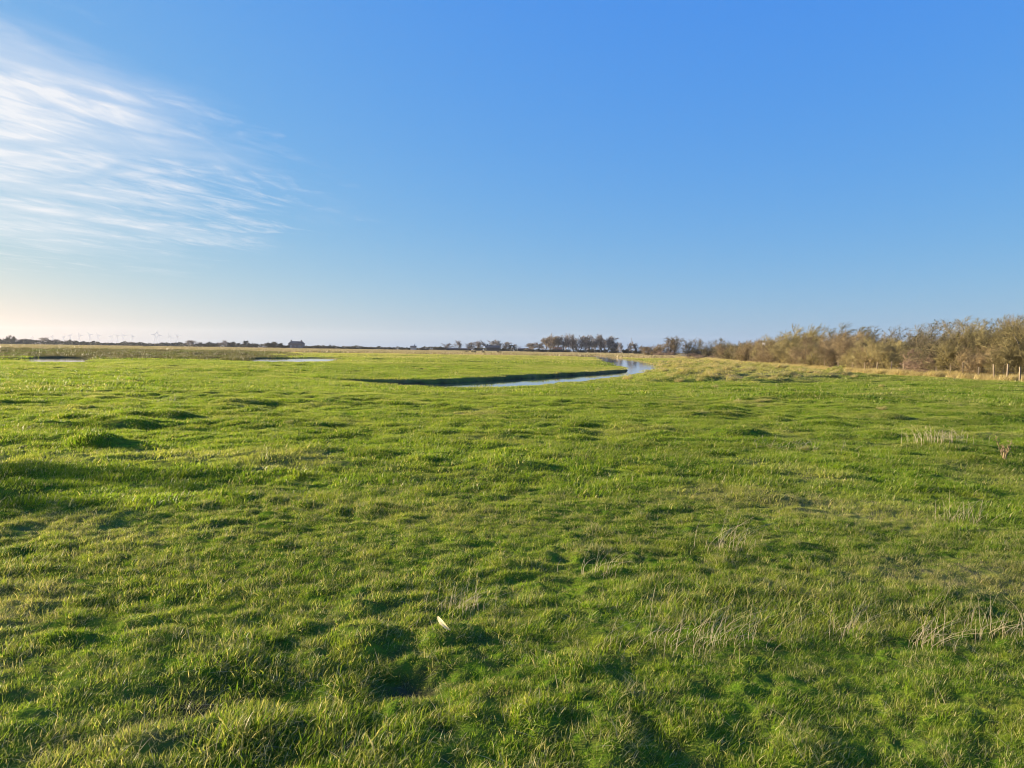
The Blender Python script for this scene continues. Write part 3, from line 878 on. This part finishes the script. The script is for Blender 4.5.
row([('tree2', 549, 340.5, 10.1, 610), ('tree0', 566, 339, 10.1, 610), ('browntree1', 571, 341, 10.1, 610), ('tree3', 577, 338.5, 10.1, 610), ('tree1', 587, 339, 10.1, 610), ('browntree0', 593, 340.5, 9.4, 610), ('tree2', 599, 339, 10.1, 610), ('tree0', 605, 340.5, 9.4, 610), ('browntree0', 532, 343, 10.5), ('browntree1', 538, 343, 9.4), ('browntree0', 546, 337.5, 10.5), ('browntree1', 553, 335.6, 12.9), ('browntree0', 559, 336.2, 10.5), ('tree0', 564, 335.5, 10.5),
     ('upright1', 569, 334, 7.0), ('tree1', 574, 334.4, 11.7), ('tree2', 580, 336, 9.4), ('upright0', 585, 335.8, 7.0), ('tree3', 590, 335.6, 10.5), ('tree0', 596, 335.2, 10.5),
     ('tree1', 602, 334.8, 11.7), ('tree2', 607, 336.4, 9.4), ('tree3', 611, 338.6, 8.2), ('scrub0', 614.5, 341.5, 5.9)], 570,
    'in the tall wood beyond the river', 'trees of the tall wood beyond the river', 'wood_tree', 'tree', True)
row([('tree1', 621.5, 342.4, 6), ('tree2', 628.5, 343, 6), ('upright0', 634.5, 338.6, 4), ('tree3', 636, 343.6, 6), ('browntree1', 642.5, 346, 8), ('browntree0', 649, 346.6, 8)], 400,
    'between the tall wood and the hedge', 'trees between the tall wood and the hedge', 'far_tree', 'tree', True)
row([('scrub0', 467, 351, 3), ('scrub1', 474, 350.6, 4), ('scrub2', 483, 351.2, 3), ('scrub0', 499, 351.2, 3.5), ('scrub1', 379, 350.8, 3.5)], 300,
    'among the buff reeds', 'small bushes among the reeds', 'reed_bush', 'bush')
row([('scrub1', 530, 349, 9, 520), ('scrub0', 541, 349.3, 9, 520), ('scrub2', 553, 349.5, 10, 520), ('scrub1', 566, 349.5, 10, 520), ('scrub0', 580, 349.6, 12, 500), ('scrub2', 592, 349.3, 10, 520),
     ('scrub1', 603, 349.2, 10, 520), ('scrub0', 614, 349, 10, 520), ('scrub2', 626, 349.4, 10, 450), ('scrub1', 638, 350, 10, 400)], 500,
    'in the dark undergrowth along the wood foot', 'bushes at the foot of the tall wood', 'undergrowth_bush', 'bush')

# --- the low hedgerows and scrub that run unbroken along the horizon
def far_hedgerow():
    rg = np.random.default_rng(77)
    n = 16000
    az = np.radians(rg.uniform(-38, 4, n)); d = rg.normal(800, 12, n)
    top = 2.2 + 2.6*np.clip(noise(az*60, az*0+.5, 3) + .6*noise(az*210, az*0+.5, 4) + .2, 0, 1.2)
    z = top*np.sqrt(rg.uniform(0, 1, n))
    c = np.stack([d*np.sin(az), d*np.cos(az), z], 1)
    me = leaf_mesh(c, .75, rg, M_FARDARK)
    o = link('far_scrub_line', me)
    tag(o, 'unbroken low line of scrub and hedgerow along the horizon', 'scrub', kind='stuff')
far_hedgerow()

# ------------------------------------------------------------------ buildings
def at(px, d, py=350): return ((up(px, py)[0]-512)/F*d)
def zt(px, py, d): return EYE+(HORIZON-up(px, py)[1])*d/F
def building(name, label, cat, px0, px1, d, eave, ridge, depth, wall, roof, windows=(), chimneys=(), hip=0.0, base=None):
    x0, x1 = at(px0, d), at(px1, d)
    w = x1-x0
    pm = (px0+px1)/2; e = zt(pm, eave, d); r = zt(pm, ridge, d)
    o = empty(name, ((x0+x1)/2, d, 0))
    h = w/2
    m = MB(); m.box(-h, h, 0, depth, -.2, e); m.build('wall', wall, o)
    m = MB(); ov = .35
    rx = h+ov-hip*w
    m.poly([(-h-ov,-ov,e-.05),(h+ov,-ov,e-.05),(h+ov,depth+ov,e-.05),(-h-ov,depth+ov,e-.05),(-rx,depth/2,r),(rx,depth/2,r)],
           [(0,1,5,4),(2,3,4,5),(1,2,5),(3,0,4),(3,2,1,0)])
    rf = m.build('roof', roof, o)
    for cx in chimneys:
        m = MB(); m.box(cx*h-.45, cx*h+.45, depth/2-.4, depth/2+.4, r-1.2, r+.75)
        m.box(cx*h-.3, cx*h-.05, depth/2-.15, depth/2+.15, r+.75, r+1.05); m.box(cx*h+.05, cx*h+.3, depth/2-.15, depth/2+.15, r+.75, r+1.05)
        m.build('chimney', wall, rf)
    for (wx, wz, ww, wh) in windows:
        m = MB(); fr = .08
        X0, X1, Z0, Z1 = wx*h-ww/2, wx*h+ww/2, wz, wz+wh
        m.box(X0, X1, -.05, 0.02, Z0, Z0+fr); m.box(X0, X1, -.05, .02, Z1-fr, Z1); m.box(X0, X0+fr, -.045, .02, Z0+fr, Z1-fr); m.box(X1-fr, X1, -.045, .02, Z0+fr, Z1-fr)
        f = m.build('window', M_WHITE, o)
        m = MB(); m.box(X0+fr, X1-fr, -.02, .015, Z0+fr, Z1-fr); m.build('pane', M_GLASS, f)
    tag(o, label, cat)
    return o
building('farmhouse', 'dark slate-roofed farmhouse standing alone on the horizon among bushes', 'house', 288.5, 302.5, 600, 343.6, 341.2, 7.0, M_BRICK, M_SLATE,
         windows=[(-.6, .9, 1, 1.3), (.6, .9, 1, 1.3), (-.6, 2.0, 1, 0.8), (0, 2.0, 1, .8), (.6, 2.0, 1, .8)], chimneys=(-.75, .7), hip=.12)
building('cottage', 'small pale cottage at the right end of the far bush row', 'house', 410.5, 415.5, 590, 347.3, 345.7, 5.5, M_RENDER, M_SLATE,
         windows=[(-.45, .1, .7, .6), (.45, .1, .7, .6)], chimneys=(.5,))
building('farm_building', 'long dark farm building with small pale windows under bare trees', 'building', 486.5, 499.5, 620, 347.5, 345.4, 7.0, M_BARN, M_SLATE,
         windows=[(-.75, .2, .8, .6), (-.4, .2, .8, .6), (0, .2, .8, .6), (.4, .2, .8, .6), (.75, .2, .8, .6)], chimneys=(-.85,))
building('barn', 'low dark barn left of the long dark farm building', 'barn', 446, 471, 640, 349.0, 348.0, 9.0, M_BARN, M_SLATE)
building('barn', 'low dark barn at the left end of the tall wood', 'barn', 518, 531, 600, 349.0, 348.0, 8.0, M_BARN, M_SLATE)
building('cottage', 'red-roofed cottage half hidden by the trunks of the tall wood', 'house', 554, 562, 590, 348.6, 346.9, 6.0, M_BRICK, M_TILE,
         windows=[(-.5, -.0, .8, .5), (.5, -.0, .8, .5)])

# ------------------------------------------------------------------ wind turbines
def turbine_meshes():
    t = MB(); t.tube([(0,0,0),(0,0,20),(0,0,40)], [1.1, .9, .65], 8); tw = t.mesh('tower', M_TURB)
    n = MB(); n.box(-1.2, 1.2, -1.5, 4.5, -1.1, 1.1); n.tube([(0,-1.5,0),(0,-3.2,0)], [1.1,.5], 8); na = n.mesh('nacelle', M_TURB)
    b = MB(); b.poly([(-.5,-.15,0),(.5,-.15,0),(.5,.15,0),(-.5,.15,0),(-1.0,-.15,4),(.8,-.15,4),(.8,.15,4),(-1.0,.15,4),(-.25,-.06,19),(.1,-.06,19),(.1,.06,19),(-.25,.06,19)],
                  [(0,1,5,4),(1,2,6,5),(2,3,7,6),(3,0,4,7),(4,5,9,8),(5,6,10,9),(6,7,11,10),(7,4,8,11),(8,9,10,11),(3,2,1,0)])
    return tw, na, b.mesh('rotor_blade', M_TURB)
TT, TNc, TB = turbine_meshes()
TX = [(33, 337.5), (53, 336.5), (64, 337), (70.5, 336), (80, 335.5), (90.5, 335.2), (98.5, 336), (112, 337), (118, 336.4), (124, 336), (133, 336.8), (155, 335), (159, 335.6), (170, 337), (178, 336.6)]
for i, (px, top) in enumerate(TX):
    d = 3000 + 90*math.sin(i*2.1)
    hub = zt(px, top, d)
    s = hub/40
    o = empty('wind_turbine', (at(px, d), d, 0), .25)
    o.scale = (s, s, s)
    link('tower', TT, o)
    na = link('nacelle', TNc, o, (0, 0, 41))
    a0 = prng.uniform(0, 2)
    for k in range(3):
        bl = link('rotor_blade', TB, o, (0, -2.4, 41)); bl.rotation_euler = (0, a0 + k*2*math.pi/3, 0)
    tag(o, 'faint wind turbine, %s from the left on the hazy horizon' % ORD[i], 'wind turbine', 'wind turbines on the hazy horizon')

# ------------------------------------------------------------------ fence in front of the hedge
def fence():
    o = empty('wire_fence', (0, 0, 0))
    tag(o, 'post and wire fence of pale weathered stakes along the hedge foot', 'fence')
    # post pixel x, ground distance
    P = [(1042, 33.6, 1.1), (1020, 34.4, 1.0), (1007, 35.2, 1.2), (994.5, 35.9, 1.15), (978, 36.9, .95), (963, 37.9, 1.2), (950, 38.8, 1.0), (936, 39.8, .9), (924, 40.7, 1.0), (915, 41.4, 1.25),
         (903, 42.3, 1.1), (891, 43.3, 1.15), (877, 44.5, 1.0), (865, 45.6, 1.05), (852, 47, 1.0), (838, 48.6, 1.05), (824, 50.4, 1.0)]
    tops = []
    r = random.Random(3)
    for i, (px, d, h) in enumerate(P):
        d = nd(px, d); x = at(px, d, 375); z = float(height(np.array([x]), np.array([d]))[0])
        m = MB(); h *= 1.0; w = .036 if h < .9 else .045
        tx, ty = r.gauss(0, .03), r.gauss(0, .03)
        m.poly([(-w,-w,-.3),(w,-w,-.3),(w,w,-.3),(-w,w,-.3),(-w*.9+tx,-w*.9+ty,h),(w*.9+tx,-w*.9+ty,h-.03),(w*.9+tx,w*.9+ty,h-.02),(-w*.9+tx,w*.9+ty,h)],
               [(0,1,5,4),(1,2,6,5),(2,3,7,6),(3,0,4,7),(4,5,6,7),(3,2,1,0)])
        p = m.build('post', M_POST, o, (x, d, z)); p.rotation_euler = (0, 0, r.uniform(0, 1.5))
        tops.append(Vector((x, d-.07, z)))
        if px == 915:
            m = MB(); m.tube([(0, 0, .85), (.42, -.7, .0)], [.035, .035], 6); m.build('brace', M_POST, o, (x, d-.05, z))
    for hz in (.40, .64, .88):
        m = MB()
        pts = []
        for a, b in zip(tops[:-1], tops[1:]):
            for t in (0, .33, .66): pts.append(a.lerp(b, t) + Vector((0, 0, hz - .03*math.sin(math.pi*t))))
        pts.append(tops[-1] + Vector((0, 0, hz)))
        m.tube(pts, [.0015]*len(pts), 4); m.build('wire', M_WIRE, o)
fence()

# white board in the hedge
def board():
    d = 104.0; x = at(763.5, d, 344); zb = zt(763.5, 344, d)
    o = empty('sign_board', (x, d, 0)); o.rotation_euler = (0, 0, -.5)
    m = MB(); m.box(-.2, .2, -.015, .015, zb-.17, zb+.17); m.build('panel', M_WHITE, o)
    m = MB(); m.tube([(0, .06, -.2), (0, .06, zb+.2)], [.04, .035], 6); m.build('post', M_POST, o)
    tag(o, 'small white board catching the sun in front of the hedge', 'sign')
board()

# ------------------------------------------------------------------ foreground dead stalks, leaf
def gpt(px, py):
    z = 0.0
    for _ in range(6):
        x, d = gp(px, py, z)
        z = float(height(np.array([x]), np.array([d]))[0])
    return x, d, z
def stalk_tuft(px, py, label, n, lmin, lmax, lean, seed, rad=.12, thick=.0028, bend=.8):
    x, d, z = gpt(px, py)
    r = random.Random(seed)
    m = MB()
    # the root stock all stalks grow from, sunk in the turf
    hub = [(0, 0, -.05)] + [(rad*2.4*math.cos(k*math.pi/5), rad*1.6*math.sin(k*math.pi/5), -.085) for k in range(10)]
    m.poly(hub, [(0, 1+k, 1+(k+1) % 10) for k in range(10)] + [tuple(range(10, 0, -1))])
    for i in range(n*3):
        bx, by = r.gauss(0, rad), r.gauss(0, rad*.6)
        L = r.uniform(lmin, lmax)*(.32 + .5*r.random()); a = lean + r.gauss(0, .6); t = min(1.0, abs(r.gauss(.62, .3)))
        if seed == 3 and i < 2: L, t, a = .40 + .04*i, .34, .15 + .25*i
        if seed == 3 and i >= 2: L *= .8
        dx, dy = math.cos(a)*t, math.sin(a)*t
        pts, rd = [], []
        kink = r.random() < .25
        for k in range(6):
            s = k/5
            bz = L*(s - .35*bend*t*s*s)
            if kink and k > 3: bz -= L*.25*(s-.6)
            pts.append((bx + L*dx*(.4*s + bend*s*s), by + L*dy*(.4*s + bend*s*s), max(bz, .02) if k else -.07)); rd.append(thick*.36*(1.05 - .65*s))
        m.tube(pts, rd, 4)
    o = m.build('dead_stalks', M_STALK, None, (x, d, z))
    tag(o, label, 'dead grass', 'tufts of dead stalks in the grass')
stalk_tuft(690, 648, 'widest tuft of arching straw stalks above the bottom centre right', 26, .16, .38, .3, 1, .19)
stalk_tuft(460, 612, 'straw tuft just above the pale fallen leaf', 18, .12, .32, .5, 2, .09)
stalk_tuft(930, 652, 'two tallest leaning straw stems with thin bent ones', 9, .28, .46, .15, 3, .07, .0032)
stalk_tuft(1000, 636, 'straw tuft at the right edge beside the tallest leaning stems', 14, .15, .32, .4, 4, .1)
stalk_tuft(850, 640, 'small tuft of thin upright stalks left of the tallest leaning stems', 9, .12, .3, .8, 5, .1)
stalk_tuft(728, 552, 'forked pale stalk tuft in the middle right of the pasture', 9, .25, .5, .4, 6, .12, .004)
stalk_tuft(962, 524, 'leaning straw tuft on a low hummock right of the forked stalks', 12, .2, .45, .5, 7, .16, .004)
stalk_tuft(940, 443, 'pale bleached tuft on a hummock below the fence', 26, .2, .45, 1.2, 8, .25, .008)
stalk_tuft(790, 446, 'bleached tussock left of the tuft below the fence', 24, .15, .35, .2, 9, .4, .008)
stalk_tuft(600, 575, 'few thin bent stalks in the pasture centre', 6, .15, .35, .3, 10, .12, .003)
stalk_tuft(170, 403, 'sparse pale stems far out on the left of the pasture', 7, .3, .6, .6, 11, .25, .008)

def dead_dock():
    x, d, z = gpt(1007, 460)
    r = random.Random(8)
    m = MB()
    for i in range(7):
        a = r.uniform(0, 6.28); t = r.uniform(.1, .5); L = r.uniform(.2, .34)
        m.tube([(0,0,-.03), (math.cos(a)*t*L*.5, math.sin(a)*t*L*.5, L*.5), (math.cos(a)*t*L, math.sin(a)*t*L, L)], [.008,.006,.004], 5)
        for k in range(14):
            s = r.uniform(.45, 1); c = Vector((math.cos(a)*t*L*s, math.sin(a)*t*L*s, L*s)) + Vector((r.gauss(0,.018), r.gauss(0,.018), r.gauss(0,.018)))
            u = Vector((r.gauss(0,1), r.gauss(0,1), r.gauss(0,1))).normalized()*.017; w = u.cross(Vector((r.gauss(0,1), r.gauss(0,1), 1))).normalized()*.011
            m.poly([c-u, c+w, c+u, c-w], [(0,1,2,3)])
    o = m.build('dead_dock', M_BROWN, None, (x, d, z))
    tag(o, 'small dead russet dock plant near the right edge of the pasture', 'dead plant')
dead_dock()

def fallen_leaf():
    x, d, z = gpt(443, 637)
    m = MB(); pts = []; n = 9
    ax = Vector((.078, -.055, -.055)); nv = Vector((-.85, -.18, .5)); nv = (nv - ax*nv.dot(ax)/ax.length_squared).normalized(); wv = nv.cross(ax.normalized())
    for k in range(n):
        s = k/(n-1); w = .0135*max(.12, math.sin(math.pi*min(1, s*.95+.05)))**.7*(1.15-.5*s)
        c = ax*(s-.5) + nv*(.012*math.sin(s*3)) + Vector((0, 0, .055))
        for side, dz in ((-1, .003), (0, -.002), (1, .003)):
            pts.append(tuple(c + wv*w*side + nv*dz))
    top = len(pts)
    pts += [(p[0], p[1], p[2]-.0015) for p in pts]
    fs = []
    for k in range(n-1):
        for s in range(2):
            a = k*3+s; fs.append((a, a+1, a+4, a+3)); b = a+top; fs.append((b+3, b+4, b+1, b))
    for k in range(n-1):
        for s in (0, 2):
            a = k*3+s; fs.append((a, a+3, a+3+top, a+top))
    m.poly(pts, fs)
    o = m.build('fallen_leaf', M_LEAF, None, (x, d, z))
    tag(o, 'pale curled dead leaf blade lying in the foreground grass', 'leaf')
fallen_leaf()

# ------------------------------------------------------------------ sun, sky with cirrus
SUN_AZ, SUN_EL = R(-75), R(12)
sd_ = Vector((math.sin(SUN_AZ)*math.cos(SUN_EL), math.cos(SUN_AZ)*math.cos(SUN_EL), math.sin(SUN_EL)))
sl = bpy.data.lights.new('sun', 'SUN'); sl.energy = 5.0; sl.angle = R(.5); sl.color = (1.0, .84, .60)
so = bpy.data.objects.new('sun', sl); COL.objects.link(so)
so.rotation_euler = sd_.to_track_quat('Z', 'Y').to_euler(); so.location = (-40, 10, 30)

w = bpy.data.worlds.new('World'); scene.world = w; w.use_nodes = True
nt = w.node_tree; nt.nodes.clear()
out = N(nt, 'ShaderNodeOutputWorld'); bg = N(nt, 'ShaderNodeBackground')
sky = N(nt, 'ShaderNodeTexSky', sky_type='NISHITA')
sky.sun_disc = False; sky.sun_elevation = SUN_EL; sky.sun_rotation = SUN_AZ
sky.altitude = 0; sky.air_density = 1.0; sky.dust_density = .7; sky.ozone_density = 6.0
bg.inputs['Strength'].default_value = .078
tc = N(nt, 'ShaderNodeTexCoord'); sp = N(nt, 'ShaderNodeSeparateXYZ'); nt.links.new(tc.outputs['Generated'], sp.inputs[0])
zz = math_n(nt, 'ADD', math_n(nt, 'MAXIMUM', sp.outputs[2], 0.0), .03)
cx = math_n(nt, 'DIVIDE', sp.outputs[0], zz); cy = math_n(nt, 'DIVIDE', sp.outputs[1], zz)
cb = N(nt, 'ShaderNodeCombineXYZ'); nt.links.new(cx, cb.inputs[0]); nt.links.new(cy, cb.inputs[1])
def cloud_noise(scale, stretch, rot, detail, dist, off=0.0):
    mp = N(nt, 'ShaderNodeMapping', vector_type='TEXTURE')
    mp.inputs['Rotation'].default_value = (0, 0, rot); mp.inputs['Scale'].default_value = (stretch, 1, 1); mp.inputs['Location'].default_value = (off, off*.7, 0)
    nt.links.new(cb.outputs[0], mp.inputs['Vector'])
    t = N(nt, 'ShaderNodeTexNoise'); t.inputs['Scale'].default_value = scale; t.inputs['Detail'].default_value = detail
    t.inputs['Roughness'].default_value = .58; t.inputs['Distortion'].default_value = dist
    nt.links.new(mp.outputs[0], t.inputs['Vector'])
    return t.outputs['Fac']
n1 = cloud_noise(2.6, 4.0, R(50), 12, 1.2, 1.7)
n2 = cloud_noise(.75, 1.6, R(50), 6, .5, 4.1)
n3 = cloud_noise(5.5, 2.6, R(72), 10, 1.5, 9.3)
# the cirrus sheet occupies a patch of sky to the left: azimuth and elevation of the ray
az = math_n(nt, 'ARCTAN2', sp.outputs[0], sp.outputs[1])
az2 = math_n(nt, 'ADD', az, math_n(nt, 'MULTIPLY', math_n(nt, 'MAXIMUM', math_n(nt, 'SUBTRACT', sp.outputs[2], .20), 0.0), 1.1))
m_az = math_n(nt, 'SUBTRACT', 1.0, ramp(nt, az2, R(-34), R(-5)))
m_lo = ramp(nt, sp.outputs[2], .045, .16); m_hi = math_n(nt, 'SUBTRACT', 1.0, ramp(nt, sp.outputs[2], .28, .42))
mask = math_n(nt, 'MULTIPLY', math_n(nt, 'MULTIPLY', m_az, m_lo), m_hi)
off = math_n(nt, 'MULTIPLY', math_n(nt, 'SUBTRACT', 1.0, mask), .30)
gate = ramp(nt, mask, 0, .22)
veil = math_n(nt, 'MULTIPLY', ramp(nt, math_n(nt, 'SUBTRACT', n2, math_n(nt, 'MULTIPLY', off, 1.35)), .22, .62), gate)
fib = math_n(nt, 'SUBTRACT', math_n(nt, 'ADD', math_n(nt, 'MULTIPLY', n1, .62), math_n(nt, 'MULTIPLY', n3, .42)), math_n(nt, 'MULTIPLY', off, .9))
n4 = cloud_noise(1.15, 1.3, R(20), 4, .6, 6.2)
fib = math_n(nt, 'MULTIPLY', math_n(nt, 'MULTIPLY', ramp(nt, fib, .33, .66), gate), math_n(nt, 'MULTIPLY_ADD', ramp(nt, n4, .38, .60), .75, .25))
cl = math_n(nt, 'ADD', math_n(nt, 'MULTIPLY', veil, .36), math_n(nt, 'MULTIPLY', fib, .78), clamp=True)
cl = math_n(nt, 'MINIMUM', cl, .86)
# colour response of the clear cold sky: per channel gain and gamma on the physical sky
sr = N(nt, 'ShaderNodeSeparateColor'); nt.links.new(sky.outputs[0], sr.inputs[0])
cc = N(nt, 'ShaderNodeCombineColor')
chan = [math_n(nt, 'MAXIMUM', sr.outputs[i_], .02) for i_ in range(3)]
for i_, (gn, gm, gr) in enumerate(((1.03, 1.03, 0), (1.63, .365, .165), (2.86, .164, -.14))):
    v_ = math_n(nt, 'MULTIPLY', math_n(nt, 'POWER', chan[i_], gm), gn)
    nt.links.new(math_n(nt, 'MULTIPLY', v_, math_n(nt, 'POWER', chan[0], gr)), cc.inputs[i_])
skyc = mixc(nt, cl, cc.outputs[0], (4.5, 4.45, 4.5, 1))
nt.links.new(skyc, bg.inputs['Color']); nt.links.new(bg.outputs[0], out.inputs['Surface'])

# ------------------------------------------------------------------ haze
HAZE = 0.00007
def haze():
    m, nt, out = new_mat('haze_air')
    pv = N(nt, 'ShaderNodeVolumePrincipled'); pv.inputs['Color'].default_value = (.92, .95, 1, 1)
    pv.inputs['Density'].default_value = HAZE; pv.inputs['Anisotropy'].default_value = .3
    nt.links.new(pv.outputs[0], out.inputs['Volume'])
    b = MB(); b.box(-3700, 3700, -3700, 3700, -1.8, 75)
    o = b.build('haze', m); tag(o, 'thin pale haze lying over the marsh', 'haze', kind='stuff')
if HAZE > 0: haze()

# ------------------------------------------------------------------ camera, output
cam = bpy.data.cameras.new('camera'); cam.sensor_width = 36; cam.lens = 36*F/1024; cam.clip_start = .05; cam.clip_end = 20000
co = bpy.data.objects.new('camera', cam); COL.objects.link(co)
co.location = (0, 0, EYE); from mathutils import Matrix
co.rotation_euler = (Matrix.Rotation(R(90) - math.atan((384-HORIZON)/F), 3, 'X') @ Matrix.Rotation(ROLL, 3, 'Z')).to_euler()
scene.camera = co
vs = scene.view_settings
vs.view_transform = 'Standard'; vs.look = 'None'; vs.gamma = 1; vs.use_curve_mapping = False; vs.exposure = 1.45
scene.render.engine = 'CYCLES'
cy_ = scene.cycles
cy_.max_bounces = 6; cy_.diffuse_bounces = 3; cy_.glossy_bounces = 2; cy_.transmission_bounces = 4; cy_.transparent_max_bounces = 4; cy_.volume_bounces = 0
cy_.use_denoising = True; cy_.denoising_prefilter = 'ACCURATE'; cy_.pixel_filter_type = 'BLACKMAN_HARRIS'; cy_.filter_width = 1.05
